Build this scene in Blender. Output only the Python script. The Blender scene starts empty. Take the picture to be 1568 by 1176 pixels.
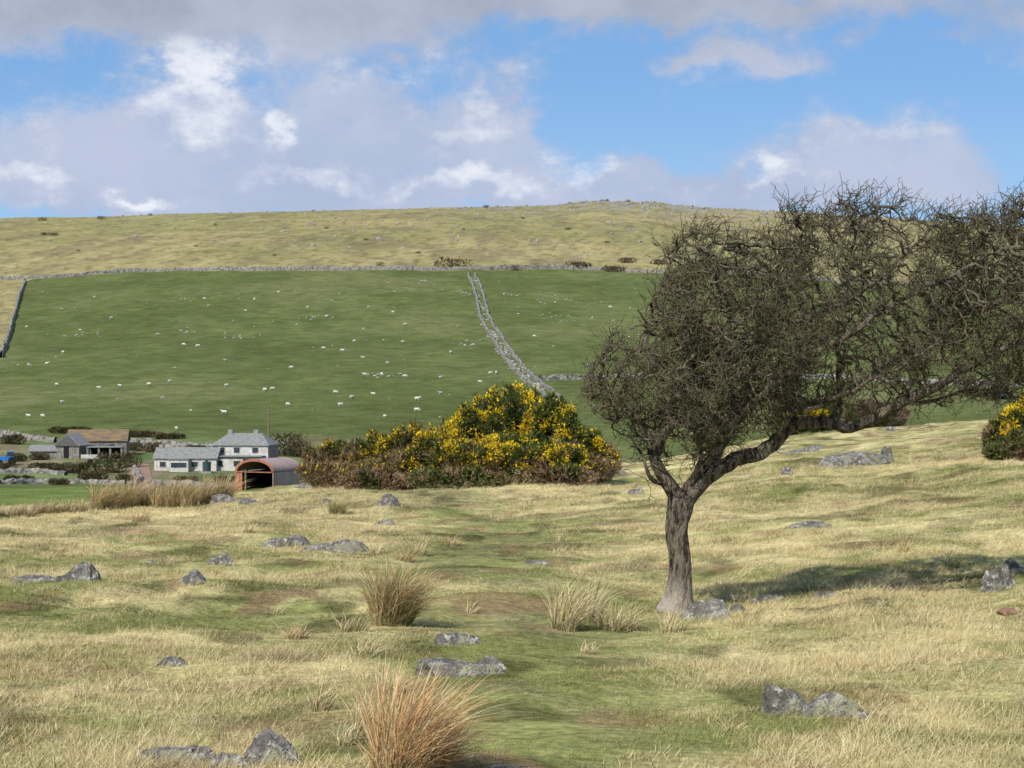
import bpy, math, random
import numpy as np
from mathutils import Vector
random.seed(7); rng=np.random.default_rng(7)
F=2925.9; EZ=1.7
scene=bpy.context.scene
# ------------------------------------------------------------------ helpers
def hsh(ix,iy,seed):
    n=(ix*374761393+iy*668265263+seed*144269504)&0xffffffff
    n=((n^(n>>13))*1274126177)&0xffffffff
    return ((n^(n>>16))&0xffffffff)/4294967295.0
def vn(x,y,seed=0):
    x=np.asarray(x,float);y=np.asarray(y,float)
    ix=np.floor(x).astype(np.int64);iy=np.floor(y).astype(np.int64)
    fx=x-ix;fy=y-iy;fx=fx*fx*(3-2*fx);fy=fy*fy*(3-2*fy)
    a=hsh(ix,iy,seed);b=hsh(ix+1,iy,seed);c=hsh(ix,iy+1,seed);d=hsh(ix+1,iy+1,seed)
    return (a*(1-fx)+b*fx)*(1-fy)+(c*(1-fx)+d*fx)*fy
def fbm(x,y,seed=0,o=4):
    s=0;a=1;t=0
    for i in range(o):
        s=s+a*vn(np.asarray(x)*2**i+i*17.3,np.asarray(y)*2**i+i*9.1,seed+i);t+=a;a*=.5
    return s/t
def sst(a,b,x):
    t=np.clip((x-a)/(b-a),0,1);return t*t*(3-2*t)
def mkmesh(name,V,tris=None,quads=None,mats=(),smooth=False,cols=None,fattr=None,midx=None):
    me=bpy.data.meshes.new(name)
    V=np.asarray(V,np.float32).reshape(-1,3)
    me.vertices.add(len(V));me.vertices.foreach_set('co',V.ravel())
    L=[];S=[];st=0
    if quads is not None and len(quads):
        q=np.asarray(quads,np.int32).reshape(-1,4);L.append(q.ravel());S.append(np.arange(len(q))*4);st=len(q)*4
    if tris is not None and len(tris):
        t=np.asarray(tris,np.int32).reshape(-1,3);L.append(t.ravel());S.append(np.arange(len(t))*3+st)
    if L:
        L=np.concatenate(L).astype(np.int32);S=np.concatenate(S).astype(np.int32)
        me.loops.add(len(L));me.loops.foreach_set('vertex_index',L)
        me.polygons.add(len(S));me.polygons.foreach_set('loop_start',S)
        me.polygons.foreach_set('use_smooth',np.full(len(S),smooth,bool))
        if midx is not None: me.polygons.foreach_set('material_index',np.asarray(midx,np.int32))
    me.update(calc_edges=True)
    if cols is not None:
        a=me.attributes.new('Col','FLOAT_COLOR','POINT')
        c=np.ones((len(V),4),np.float32);c[:,:3]=cols;a.data.foreach_set('color',c.ravel())
    if fattr:
        for k,v in fattr.items():
            a=me.attributes.new(k,'FLOAT','POINT');a.data.foreach_set('value',v.astype(np.float32))
    for m in (mats if isinstance(mats,(list,tuple)) else [mats]): me.materials.append(m)
    return me
def mkobj(name,me,parent=None,loc=None):
    o=bpy.data.objects.new(name,me);scene.collection.objects.link(o)
    if parent: o.parent=parent
    if loc is not None:o.location=loc
    return o
class NT:
    def __init__(s,nt): s.nt=nt
    def n(s,t,**k):
        nd=s.nt.nodes.new(t)
        for a,b in k.items(): setattr(nd,a,b)
        return nd
    def l(s,a,b): s.nt.links.new(a,b)
    def m(s,op,a,b=None,c=None,clamp=False):
        nd=s.n('ShaderNodeMath',operation=op,use_clamp=clamp)
        for i,v in enumerate((a,b,c)):
            if v is None: continue
            if isinstance(v,(int,float)): nd.inputs[i].default_value=v
            else: s.l(v,nd.inputs[i])
        return nd.outputs[0]
    def mix(s,f,a,b,bt='MIX'):
        nd=s.n('ShaderNodeMix',data_type='RGBA',blend_type=bt)
        for i,v in ((0,f),(6,a),(7,b)):
            if isinstance(v,(int,float)): nd.inputs[i].default_value=v
            elif isinstance(v,tuple): nd.inputs[i].default_value=(*v,1) if len(v)==3 else v
            else: s.l(v,nd.inputs[i])
        return nd.outputs[2]
    def noise(s,vec,scale,det=4,rough=.55):
        nd=s.n('ShaderNodeTexNoise');nd.inputs['Scale'].default_value=scale;nd.inputs['Detail'].default_value=det;nd.inputs['Roughness'].default_value=rough
        if vec is not None: s.l(vec,nd.inputs['Vector'])
        return nd.outputs[0]
    def ss(s,x,a,b,lo=0,hi=1):
        nd=s.n('ShaderNodeMapRange',interpolation_type='SMOOTHSTEP');s.l(x,nd.inputs[0])
        for i,v in enumerate((a,b,lo,hi)): nd.inputs[i+1].default_value=v
        return nd.outputs[0]
def newmat(name,rough=.9,spec=.2):
    m=bpy.data.materials.new(name);m.use_nodes=True
    b=m.node_tree.nodes['Principled BSDF'];b.inputs['Roughness'].default_value=rough
    b.inputs['Specular IOR Level'].default_value=spec
    return m,NT(m.node_tree),b
def simplemat(name,c1,c2,scale=3,rough=.85,spec=.2,bump=0.,stretch=None,det=3):
    m,t,b=newmat(name,rough,spec)
    tc=t.n('ShaderNodeTexCoord').outputs['Object']
    if stretch:
        mp=t.n('ShaderNodeMapping');mp.inputs['Scale'].default_value=stretch;t.l(tc,mp.inputs[0]);tc=mp.outputs[0]
    n=t.noise(tc,scale,det,.65)
    t.l(t.mix(t.ss(n,.35,.65),c1,c2),b.inputs['Base Color'])
    if bump:
        bp=t.n('ShaderNodeBump');bp.inputs['Distance'].default_value=bump;bp.inputs['Strength'].default_value=.8;t.l(n,bp.inputs['Height']);t.l(bp.outputs[0],b.inputs['Normal'])
    return m
def colmat(name):
    m=bpy.data.materials.new(name);m.use_nodes=True;t=NT(m.node_tree)
    m.node_tree.nodes.remove(m.node_tree.nodes['Principled BSDF'])
    d=t.n('ShaderNodeBsdfDiffuse');a=t.n('ShaderNodeAttribute',attribute_name='Col')
    t.l(a.outputs['Color'],d.inputs[0]);t.l(d.outputs[0],m.node_tree.nodes['Material Output'].inputs[0])
    return m
# ------------------------------------------------------------------ terrain height
cpx=np.array([-600,0,250,480,784,1000,1200,1400,1568,2200.])
dn=[9,12,16,20,26,34,44,54,66,80,100]
tab={-600:[1176,1060,965,915,862,820,795,785,800,815,830],
0:[1176,1060,965,915,862,818,788,774,785,800,830],
250:[1176,1060,967,915,862,818,786,768,766,780,815],
480:[1176,1060,970,915,862,818,778,752,742,748,780],
784:[1176,1060,970,915,862,820,775,742,726,720,728],
1000:[1176,1060,975,934,868,815,765,738,720,706,712],
1200:[1176,1055,965,915,850,790,740,710,686,666,672],
1400:[1176,1050,950,900,835,775,728,698,670,650,656],
1568:[1176,1045,940,890,820,760,710,680,653,638,643],
2200:[1176,1040,920,865,790,725,675,645,620,605,600]}
far_d=[130,180,230,290,310,345,390,500,680]
far_z=[-9.6,-12.8,-14.3,-15.6,-15.4,-13.2,-10.9,-2.,15.8]
rz130={784:-8,1000:-7,1200:-6,1400:-5.5,1568:-5.5,2200:-5}
wallpx=[-600,30,200,400,710,1000,1200,1400,1568,2200];wallpy=[446,432,423,418,416,423,430,440,448,480]
skpx=[-600,0,180,400,580,780,850,880,905,940,1000,1050,1200,1400,1568,2200]
skpy=[345,330,327,320,316,313,310,307,304,306,307,313,318,330,341,370]
D=np.array([1.,5.]+dn+far_d+[1000,1350,1800,2300,3200,5000.])
us=np.linspace((-600-784)/F,(2200-784)/F,340)
LD=np.linspace(0,math.log(5000),520)
upx=us*F+784
cols_z=[]
for c in cpx:
    cols_z.append([-1.7,-1.74]+[(588-p)/F*d for p,d in zip(tab[int(c)],dn)])
cols_z=np.array(cols_z)
near=np.array([np.interp(upx,cpx,cols_z[:,i]) for i in range(cols_z.shape[1])])
farz=[]
for d,z in zip(far_d,far_z):
    if d==130: farz.append(np.interp(upx,[480]+list(rz130),[z]+list(rz130.values())))
    else: farz.append(np.full(len(us),z))
wz=(588-np.interp(upx,wallpx,wallpy))/F*1000
sz=(588-np.interp(upx,skpx,skpy))/F*1800
farz+= [wz, wz*.47+sz*.53-3, sz, sz-45,sz-120,sz-200]
ALL=np.vstack([near,np.array(farz)])
Z=np.array([np.interp(LD,np.log(D),ALL[:,i]) for i in range(len(us))]).T
def gs(A,s,ax):
    r=int(3*s)+1;k=np.exp(-.5*(np.arange(-r,r+1)/s)**2);k/=k.sum()
    P=np.pad(A,[(r,r) if i==ax else (0,0) for i in range(2)],mode='edge')
    out=np.zeros_like(A)
    for i,w in enumerate(k):
        out+=w*(P[i:i+A.shape[0]] if ax==0 else P[:,i:i+A.shape[1]])
    return out
Z0=Z.copy()
Z=gs(gs(Z,3.2,0),4,1)
Zs=gs(Z0,3.2,0);w=sst(math.log(1400),math.log(1700),LD)[:,None];Z=Z*(1-w)+gs(Zs,1.2,1)*w
def base(x,y):
    yy=np.maximum(y,1.0)
    u=np.where(y>4,x/np.maximum(yy,4),x/4)
    fi=np.clip((u-us[0])/(us[-1]-us[0])*(len(us)-1),0,len(us)-1.001)
    li=np.clip(np.log(yy)/LD[-1]*(len(LD)-1),0,len(LD)-1.001)
    i=fi.astype(int);j=li.astype(int);a=fi-i;b=li-j
    return (Z[j,i]*(1-a)+Z[j,i+1]*a)*(1-b)+(Z[j+1,i]*(1-a)+Z[j+1,i+1]*a)*b
def height(x,y):
    x=np.asarray(x,float);y=np.asarray(y,float)
    z=base(x,y)+EZ
    nearm=1-sst(90,160,y)
    h=(fbm(x/2.6,y/2.6,3,3)-.5)*.30+(fbm(x/.6,y/.6,11,3)-.5)*.14
    z=z+h*nearm*(.35+.65*sst(6,20,y))
    farm=sst(150,300,y)
    z=z+farm*((fbm(x/60,y/60,21,3)-.5)*3.0*sst(420,800,y)+(fbm(x/9,y/9,25,3)-.5)*.7)
    tor=sst(1500,1780,y)*(fbm(x/14,y/14,31,3)-.45)*10*np.exp(-((x-115)/75.)**2)
    return z+tor
def H(x,y): return float(height(np.array([x]),np.array([y]))[0])
def hit(px,py,dmin=4,dmax=2500):
    d=np.exp(np.linspace(math.log(dmin),math.log(dmax),6000))
    x=(px-784)/F*d;zr=EZ+(588-py)/F*d
    b=height(x,d)>=zr
    i=int(np.argmax(b)) if b.any() else int(np.argmin(zr-height(x,d)))
    return float(x[i]),float(d[i]),float(height(x[i:i+1],d[i:i+1])[0])
pathd=[0,9,12,16,20,26,34,44,54,70];pathpx=[900,870,820,790,770,752,728,690,640,560]
def pathf(x,y):
    pc=(np.interp(y,pathd,pathpx)-784)/F*y+.25*np.sin(y/2.3)
    return np.exp(-((x-pc)/(.66+.012*y))**2)
def strawf(x,y):
    s=.52+(fbm(x/4.2,y/6,41,3)-.5)*1.3+(fbm(x/1.3,y/1.5,45,3)-.5)*1.5+(fbm(x/.35,y/.4,49,2)-.5)*.9
    s=s-.55*pathf(x,y)
    s=s+.14*sst(26,45,y)
    return np.clip(s,0,1)
lw=[hit(38,431,400),hit(20,490,400),hit(0,548,400)]
lwx=[p[0] for p in lw]+[lw[-1][0]-25,lw[-1][0]-45];lwy=[p[1] for p in lw]+[430,300]
WY=lambda x: 1000+6*np.sin(x/40.)+4*np.sin(x/17.)
# ------------------------------------------------------------------ ground mesh
def build_ground():
    ys=[-14.]
    while ys[-1]<4500:
        y=ys[-1];ys.append(y+.0062*(max(y,0)+8.5) if y>-2 else y+.6)
    ys=np.array(ys)
    v=np.arange(-.31,.3101,.00125)
    side=[.31]
    while side[-1]<2.6: side.append(side[-1]*1.035+.001)
    side=np.array(side[1:])
    s=np.concatenate([-side[::-1],v,side])
    S,Y=np.meshgrid(s,ys)
    X=S*(np.maximum(Y,-2)+6)
    x=X.ravel();y=Y.ravel()
    z=height(x,y)
    n=len(s);r=len(ys)
    i=np.arange(r-1)[:,None]*n+np.arange(n-1)[None]
    q=np.stack([i,i+1,i+n+1,i+n],-1).reshape(-1,4)
    st=strawf(x,y)[:,None]
    green=np.array([.205,.215,.075]);straw=np.array([.52,.435,.215])
    c=green*(1-st)+straw*st
    pth=(pathf(x,y)*.5*sst(.40,.6,fbm(x/.9,y/1.2,63,3)))[:,None]
    c=c*(1-pth)+np.array([.20,.17,.10])*pth
    br=fbm(x/.8,y/1.0,61,3)[:,None]
    c=c*(1-.5*sst(.42,.30,br))
    rb=sst(.61,.70,fbm(x/.7,y/.9,62,3))[:,None]*.65
    c=c*(1-rb)+np.array([.24,.15,.085])*rb
    f=(sst(110,150,y)*(1-sst(-2,2,y-WY(x))))
    lx=np.interp(y,lwy[::-1],lwx[::-1])
    f=f*np.where(y>400,sst(-1.5,1.5,x-lx),1)
    m1=fbm(x/45,y/70,71,4)[:,None];m2=fbm(x/8,y/14,75,3)[:,None]
    fg=np.array([.120,.143,.050])*(.70+.5*m1)*(.8+.4*m2)
    k=sst(.50,.70,m1)*.45
    fg=fg*(1-k)+np.array([.17,.165,.075])*k
    m3=sst(.60,.72,fbm(x/5,y/9,79,3))[:,None]*.35
    fg=fg*(1-m3)+np.array([.075,.095,.035])*m3
    c=c*(1-f[:,None])+fg*f[:,None]
    fr=(sst(292,300,y)*(1-sst(372,392,y))*(1-sst(-15,5,x)))[:,None]
    m4=fbm(x/2.2,y/5,78,3)[:,None]
    rough=np.array([.18,.155,.09])*(.4+.7*m2+.6*m4)+np.array([-.05,.02,-.02])*sst(.4,.6,fbm(x/12,y/12,77,3))[:,None]
    c=c*(1-fr)+np.clip(rough,0,1)*fr
    nf=(sst(130,150,y)*(1-sst(278,286,y))*(1-sst(-20,0,x)))[:,None]
    c=c*(1-nf)+np.array([.145,.185,.055])*(.75+.5*m2)*nf
    mo=(np.maximum(sst(-2,2,y-WY(x)),sst(400,401,y)*(1-sst(-1.5,1.5,x-lx))))[:,None]
    n1=fbm(x/110,y/140,81,4)[:,None];n2=fbm(x/14,y/30,85,4)[:,None]
    mc=np.array([.34,.285,.135])*(.70+.5*n2)
    gm=np.array([.235,.225,.095])*(.8+.4*n2)
    g=sst(.42,.66,n1)*.6
    mc=mc*(1-g)+gm*g
    dk=sst(.53,.68,fbm(x/16,y/50,88,4))[:,None]*.5
    mc=mc*(1-dk)+np.array([.17,.14,.085])*dk
    d2=sst(.58,.68,fbm(x/4,y/9,188,3))[:,None]*.5
    mc=mc*(1-d2)+np.array([.12,.11,.06])*d2
    ro=(sst(.50,.64,fbm(x/6,y/9,91,3))*np.clip(np.exp(-((x-120)/130.)**2)*sst(1250,1700,y)+.4*sst(1450,1750,y),0,1))[:,None]
    mc=mc*(1-ro)+np.array([.28,.265,.24])*ro
    c=c*(1-mo)+mc*mo
    c=np.clip(c,.01,1)
    m,t,b=newmat('moor_ground_mat',.95,.0)
    a=t.n('ShaderNodeAttribute',attribute_name='Col').outputs['Color']
    pos=t.n('ShaderNodeNewGeometry').outputs['Position']
    n1_=t.noise(pos,16,2,.7);n2_=t.noise(pos,1.9,3,.65);n3_=t.noise(pos,.18,2,.6)
    k=t.m('ADD',t.m('MULTIPLY',t.ss(n1_,.3,.7),.6),t.m('ADD',t.m('MULTIPLY',t.ss(n2_,.3,.7),.46),t.m('MULTIPLY',t.ss(n3_,.3,.7),.30)))
    k=t.m('ADD',k,.34)
    cc=t.n('ShaderNodeVectorMath',operation='SCALE');t.l(a,cc.inputs[0]);t.l(k,cc.inputs['Scale'])
    t.l(cc.outputs[0],b.inputs['Base Color'])
    bp=t.n('ShaderNodeBump');bp.inputs['Distance'].default_value=.15;bp.inputs['Strength'].default_value=1.
    t.l(n2_,bp.inputs['Height']);t.l(bp.outputs[0],b.inputs['Normal'])
    me=mkmesh('moor_ground',np.stack([x,y,z],-1),quads=q,mats=m,smooth=True,cols=c)
    mkobj('moor_ground',me)
build_ground()
vegmat=colmat('grass_mat')
# ------------------------------------------------------------------ grass (one mesh of single-triangle blades)
def build_grass():
    N=2300000
    y=6.2+(60-6.2)*rng.uniform(0,1,N)
    hw=.275*y+1.0
    dens=hw*np.where(y<12,1.,(12/y)**1.35)
    y=y[rng.uniform(0,1,N)<dens/dens.max()*.78]
    n=len(y);x=rng.uniform(-1,1,n)*(.275*y+1.0)
    tf=rng.uniform(0,1,n)<.24
    nt=17000
    ty_=6.2+50*rng.uniform(0,1,nt)**1.35;tx_=rng.uniform(-1,1,nt)*(.275*ty_+1.)
    ok=rng.uniform(0,1,nt)<(.12+sst(.4,.62,fbm(tx_/1.6,ty_/1.9,313,2)));ty_=ty_[ok];tx_=tx_[ok];nt=len(ty_)
    ti=rng.integers(0,nt,n)
    rr=rng.normal(0,.045,(n,2))*(1+.02*ty_[ti])[:,None]
    tsize=rng.uniform(.3,1,nt)**1.8
    x=np.where(tf,tx_[ti]+rr[:,0],x);y=np.where(tf,ty_[ti]+rr[:,1],y)
    st=strawf(x,y)
    z=height(x,y)
    tt=fbm(x/1.1,y/1.3,101,3)
    far=1+np.clip((y-12)/30,0,1.4)
    h=rng.uniform(.010,.030,n)*(.5+.9*sst(.35,.65,tt))*(1+.5*st)
    h=np.where(tf,rng.uniform(.04,.15,n)*tsize[ti]*(.45+.8*st),h)*(.8+.2*far)*(1-.6*pathf(x,y))
    wd=rng.uniform(.0035,.0065,n)*far
    a=rng.uniform(0,2*np.pi,n);px_=np.cos(a)*wd/2;py_=np.sin(a)*wd/2
    lean=rng.normal(0,.8,(n,2))+np.array([.35,0.])
    lean=np.where(tf[:,None],lean*.7+rr*9,lean)
    V=np.empty((n,3,3),np.float32)
    V[:,0]=np.stack([x-px_,y-py_,z-.008],-1);V[:,1]=np.stack([x+px_,y+py_,z-.008],-1)
    V[:,2]=np.stack([x+lean[:,0]*h,y+lean[:,1]*h,z+h],-1)
    bc=rng.uniform(0,1,n)
    f=sst(.15,.75,st+(bc-.5)*.8+np.where(tf,.15,0))[:,None];b=rng.uniform(0,1,n)[:,None]
    g=np.array([.165,.195,.052])*(1-b)+np.array([.33,.32,.115])*b
    s=np.array([.48,.385,.18])*(1-b)+np.array([.82,.69,.41])*b
    C=g*(1-f)+s*f
    C=C*(1-.25*sst(.42,.30,fbm(x/.8,y/1.0,61,3)))[:,None]
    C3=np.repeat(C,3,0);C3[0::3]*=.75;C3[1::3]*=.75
    print('blades',n)
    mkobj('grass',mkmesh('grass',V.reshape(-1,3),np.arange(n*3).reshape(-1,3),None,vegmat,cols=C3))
build_grass()
def blades(n,rad,hmin,hmax,w,lean,spread,seg=2,wind=(.25,0.)):
    rg=rng
    a=rg.uniform(0,2*np.pi,n);r=rad*np.sqrt(rg.uniform(0,1,n))
    P=np.stack([r*np.cos(a),r*np.sin(a),np.zeros(n)-.01],-1)
    h=hmin+(hmax-hmin)*rg.uniform(0,1,n)**1.3
    a2=a+rg.normal(0,.9,n)
    dirh=np.stack([np.cos(a2),np.sin(a2)],-1)*(spread*rg.uniform(.1,1.3,n)*(0.3+.7*r/rad))[:,None]+np.array(wind)*lean*rg.uniform(.3,1.6,(n,1))
    ww=w*rg.uniform(.6,1.3,n)
    ap=rg.uniform(0,np.pi,n);pr=np.stack([np.cos(ap),np.sin(ap),np.zeros(n)],-1)
    V=[];dn_=np.linalg.norm(dirh,axis=1);droop=np.minimum(.28+rg.uniform(0,.25,n),.8/(dn_+.01))
    pw=rg.uniform(1.4,2.4,n)
    for k in range(seg+1):
        tt=k/seg
        c=P.copy();c[:,:2]+=dirh*(h*tt**pw)[:,None];c[:,2]+=h*(tt-droop*tt**2.6*dn_)
        if k<seg:
            wk=(ww*(1-.6*tt))[:,None];V+= [c-pr*wk/2,c+pr*wk/2]
        else: V.append(c)
    nv=len(V);V=np.stack(V,1).reshape(-1,3)
    b=np.arange(n)[:,None]*nv
    Q=[b+np.array([[2*k,2*k+1,2*k+3,2*k+2]]) for k in range(seg-1)]
    T=b+np.array([[2*seg-2,2*seg-1,2*seg]])
    return V,(np.concatenate(Q) if Q else None),T,nv
def tussock(px,py,wpx,hpx,n,green=.1,tint=(.55,.40,.20),dmin=4,multi=1,name='grass_tussock'):
    Vs=[];Qs=[];Ts=[];Cs=[];off=0
    x0,y0,z0=hit(px,py,dmin)
    s=y0/F;n=int(n*1.5)
    for j in range(multi):
        hh=hpx*s*random.uniform(.8,1.15) ; ww=wpx*s/(1 if multi==1 else multi*.5)
        ox=0 if multi==1 else (j/(multi-1)-.5)*(wpx*s-ww*.6)
        oy=0 if multi==1 else random.uniform(-.4,.4)
        V,Q,T,nv=blades(n,max(ww*.24,.05),hh*.3,hh*1.5,.0034+.00017*y0,1.1,min(1.05,ww*.36/hh+.25),seg=6,wind=(.34,.0))
        V=V+np.array([x0+ox,y0+oy,H(x0+ox,y0+oy)-.01])
        r=rng.uniform(0,1,n);base_=np.array(tint)*(.6+.65*r)[:,None]
        r2=rng.uniform(0,1,n)[:,None]
        base_=np.where(r2>.8,np.array([.70,.58,.37]),base_)
        base_=np.where(rng.uniform(0,1,n)[:,None]<green,np.array([.12,.17,.045]),base_)
        C=np.repeat(base_,nv,0)
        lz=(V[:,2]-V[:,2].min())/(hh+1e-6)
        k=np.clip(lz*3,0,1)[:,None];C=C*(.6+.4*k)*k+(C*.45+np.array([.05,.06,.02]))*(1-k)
        Vs.append(V);Qs.append(Q+off);Ts.append(T+off);Cs.append(C);off+=len(V)
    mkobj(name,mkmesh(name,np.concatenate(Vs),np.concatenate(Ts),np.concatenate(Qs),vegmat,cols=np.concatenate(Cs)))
O=(.66,.43,.215);P_=(.64,.53,.29);BR=(.50,.33,.17)
for a in [(615,1195,175,160,1400,.03,O),(665,1188,110,100,550,.05,O),(560,1130,90,62,260,.08,P_),(600,955,130,98,1500,.26,(.50,.35,.17)),(865,965,90,72,420,.1,P_),(945,965,130,46,420,.1,P_),
          (905,952,60,80,160,.1,P_),(492,1088,60,52,130,.1,P_),(1250,905,90,26,160,.3,(.36,.32,.16)),(1165,920,60,30,90,.3,(.36,.32,.16)),
          (515,788,45,28,350,.35,(.4,.3,.15)),(640,850,60,30,160,.1,P_),(130,1070,70,30,90,.1,P_),(1455,870,60,22,150,.4,(.34,.32,.15)),
          (1480,1000,60,20,80,.1,P_),(560,1005,90,36,150,.2,P_),(760,800,40,16,80,.1,P_),(1120,1120,60,20,60,.1,P_),(1030,968,80,34,180,.1,P_),
          (540,968,90,36,200,.3,P_),(180,1060,90,24,120,.1,P_),(300,1040,60,20,80,.2,P_),(720,940,40,20,60,.2,P_),(1290,1010,50,18,70,.1,P_),(1400,930,50,18,70,.1,P_),(1110,905,40,22,80,.1,P_),(420,940,50,16,60,.2,P_),
          (455,978,70,20,160,.1,BR),(620,860,60,24,140,.1,BR),(575,850,50,20,120,.1,P_),(690,835,40,16,90,.1,BR),(215,800,50,18,140,.1,BR),(380,815,40,14,90,.1,P_),(90,845,60,16,110,.1,P_),(255,860,50,14,80,.1,P_),(600,1060,80,40,160,.1,P_),(530,1140,70,34,120,.1,P_),(1385,845,50,14,90,.2,BR),(1240,760,40,12,80,.1,P_),(1060,800,36,12,70,.1,P_),(860,830,40,14,80,.1,P_),(1440,780,50,12,90,.1,P_),(900,1000,60,18,90,.1,P_)]:
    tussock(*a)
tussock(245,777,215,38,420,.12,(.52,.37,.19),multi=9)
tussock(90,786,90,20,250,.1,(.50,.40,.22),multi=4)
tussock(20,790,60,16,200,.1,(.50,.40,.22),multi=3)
# ------------------------------------------------------------------ rocks
def granite():
    m,t,b=newmat('granite_mat',.85,.15)
    tc=t.n('ShaderNodeTexCoord').outputs['Object']
    a=t.noise(tc,6,4,.75);l=t.noise(tc,13,3,.65);sp=t.noise(tc,45,2,.8)
    c=t.mix(t.ss(a,.38,.62),(.11,.10,.085),(.29,.27,.235))
    c=t.mix(t.m('MULTIPLY',t.ss(l,.56,.62),.8),c,(.47,.45,.39))
    c=t.mix(t.ss(sp,.54,.64),c,(.07,.065,.055))
    y=t.noise(tc,3.3,3,.6);c=t.mix(t.m('MULTIPLY',t.ss(y,.54,.64),.6),c,(.22,.21,.10))
    t.l(c,b.inputs['Base Color'])
    bp=t.n('ShaderNodeBump');bp.inputs['Distance'].default_value=.07;t.l(a,bp.inputs['Height']);t.l(bp.outputs[0],b.inputs['Normal'])
    return m
gran=granite()
import bmesh
def ico(sub):
    bm=bmesh.new();bmesh.ops.create_icosphere(bm,subdivisions=sub,radius=1)
    V=np.array([v.co[:] for v in bm.verts]);T=np.array([[v.index for v in f.verts] for f in bm.faces]);bm.free();return V,T
I4=ico(5);I2=ico(2);I1=ico(1)
def rockshape(I,rg,planes=14,rough=.06,cmin=.5,cmax=.85,fine=False):
    V=I[0].copy()
    for k in range(planes):
        nrm=rg.normal(0,1,3);nrm/=np.linalg.norm(nrm);o=rg.uniform(cmin,cmax)
        d=V@nrm-o;V=V-np.where(d>0,d,0)[:,None]*nrm
    sd=int(rg.integers(0,999))
    q=fbm(V[:,0]*3+V[:,2]*2.1+50,V[:,1]*3-V[:,2]*1.7+50,sd,4)-.5
    if fine:
        q=q+(fbm(V[:,0]*11+V[:,2]*7+50,V[:,1]*11-V[:,2]*6+50,sd+9,3)-.5)*.25
        q=q-.09*np.exp(-((np.sin(V[:,2]*8+V[:,0]*1.5+sd)+.0)/.12)**2)
    return V*(1+q[:,None]*rough*4)
def rock(px,py,w,h,name='granite_rock',dmin=4,depth=None,sink=.5,pl=13):
    x,y,z=hit(px,py,dmin);s=y/F
    V=rockshape(I4,rng,pl,fine=True,cmin=.55,cmax=.88)
    bnd=V[np.abs(V[:,2])<.35]
    V=V/np.array([np.abs(bnd[:,0]).mean()*1.55,np.abs(V[:,1]).max(),V[:,2].max()])
    W=w*s/2;Hh=h*s*.92;V=V*np.array([W,(depth or .8)*W,Hh/(1-sink)])
    V[:,2]-=Hh*sink/(1-sink)
    a=random.uniform(-.1,.1);V[:,2]+=V[:,0]*a
    mkobj(name,mkmesh(name,V,I4[1],None,gran,smooth=False),loc=(x,y+W*.3,z))
R=[(270,1168,140,26),(410,1172,120,56),(345,1176,70,28),(1250,1096,170,42),(1205,1094,80,50),(705,1034,150,22),(750,1026,50,22),(705,986,80,18),(262,1020,42,16),
(122,890,72,32),(303,895,58,25),(345,866,48,20),(40,893,95,12),(430,838,70,16),(512,845,96,20),(450,836,50,18),(595,776,34,22),(585,804,34,8),
(1085,948,80,30),(1128,938,36,14),(1180,922,72,12),(1268,915,40,8),(1530,904,54,42),(1558,880,44,30),(973,758,42,14),(1210,727,30,14),(1320,712,110,22),(1355,706,34,26),
(1240,692,78,11),(1180,692,44,8),(1255,808,74,9),(822,864,34,7),(150,775,40,16),(350,768,60,12),(382,772,36,10),(468,748,34,11),(942,728,60,10),(1368,660,26,8),
(790,1182,90,10),(606,728,48,22),(790,716,24,16),(500,770,22,8),(1285,705,40,12)]
for r in R: rock(*r)
rmat=simplemat('rusty_stone_mat',(.22,.12,.08),(.30,.18,.12),12,bump=.02)
x,y,z=hit(1545,938);V=rockshape(I4,rng);mkobj('rusty_stone',mkmesh('rusty_stone',V*np.array([.14,.1,.06]),I4[1],None,rmat),loc=(x,y,z))
def scatter_stones(name,pts,I,mat,flat=.6):
    Vs=[];Ts=[];o=0
    shapes=[rockshape(I,rng,8,.04) for _ in range(8)]
    for (x,y,z,s) in pts:
        V=shapes[random.randrange(8)]*s*np.array([random.uniform(.7,1.5),1,random.uniform(.5,1)*flat*1.5])
        a=random.uniform(0,6.28);c,sn=math.cos(a),math.sin(a)
        V=np.stack([V[:,0]*c-V[:,1]*sn,V[:,0]*sn+V[:,1]*c,V[:,2]],-1)+np.array([x,y,z+s*.1])
        Vs.append(V);Ts.append(I[1]+o);o+=len(V)
    mkobj(name,mkmesh(name,np.concatenate(Vs),np.concatenate(Ts),None,mat))
def ptsat(n,xf,y0,y1,s0,s1,pw=1.):
    ys=y0+(y1-y0)*rng.uniform(0,1,n)**pw
    xs=xf(ys,n);zs=height(xs,ys)
    ss=s0+(s1-s0)*rng.uniform(0,1,n)**3
    return list(zip(xs,ys,zs,ss))
scatter_stones('scattered_stones',[(a,b,c-.03,d) for a,b,c,d in ptsat(40,lambda y,n:rng.uniform(-.3,.3,n)*y,18,75,.03,.12)],I2,gran)
pale=simplemat('pale_stone_mat',(.24,.23,.21),(.46,.45,.42),2)
scatter_stones('field_stones',ptsat(200,lambda y,n:rng.uniform(-.28,.3,n)*y,420,990,.2,.75),I2,pale,.5)
cl=[]
for px,py,k,sp in [(860,460,26,12),(700,448,22,7),(575,574,10,4),(490,485,12,5),(130,512,10,5),(280,508,8,4),(285,458,10,5),(860,487,20,9),(720,525,16,5),(110,472,6,4),(640,432,14,6),(785,450,10,6),(30,560,5,3),(370,517,8,3)]:
    x,y,z=hit(px,py,400)
    for _ in range(k):
        xx=x+random.gauss(0,sp*.7);yy=min(y+random.gauss(0,sp*1.3),990);cl.append((xx,yy,H(xx,yy),random.uniform(.2,.65)))
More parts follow.
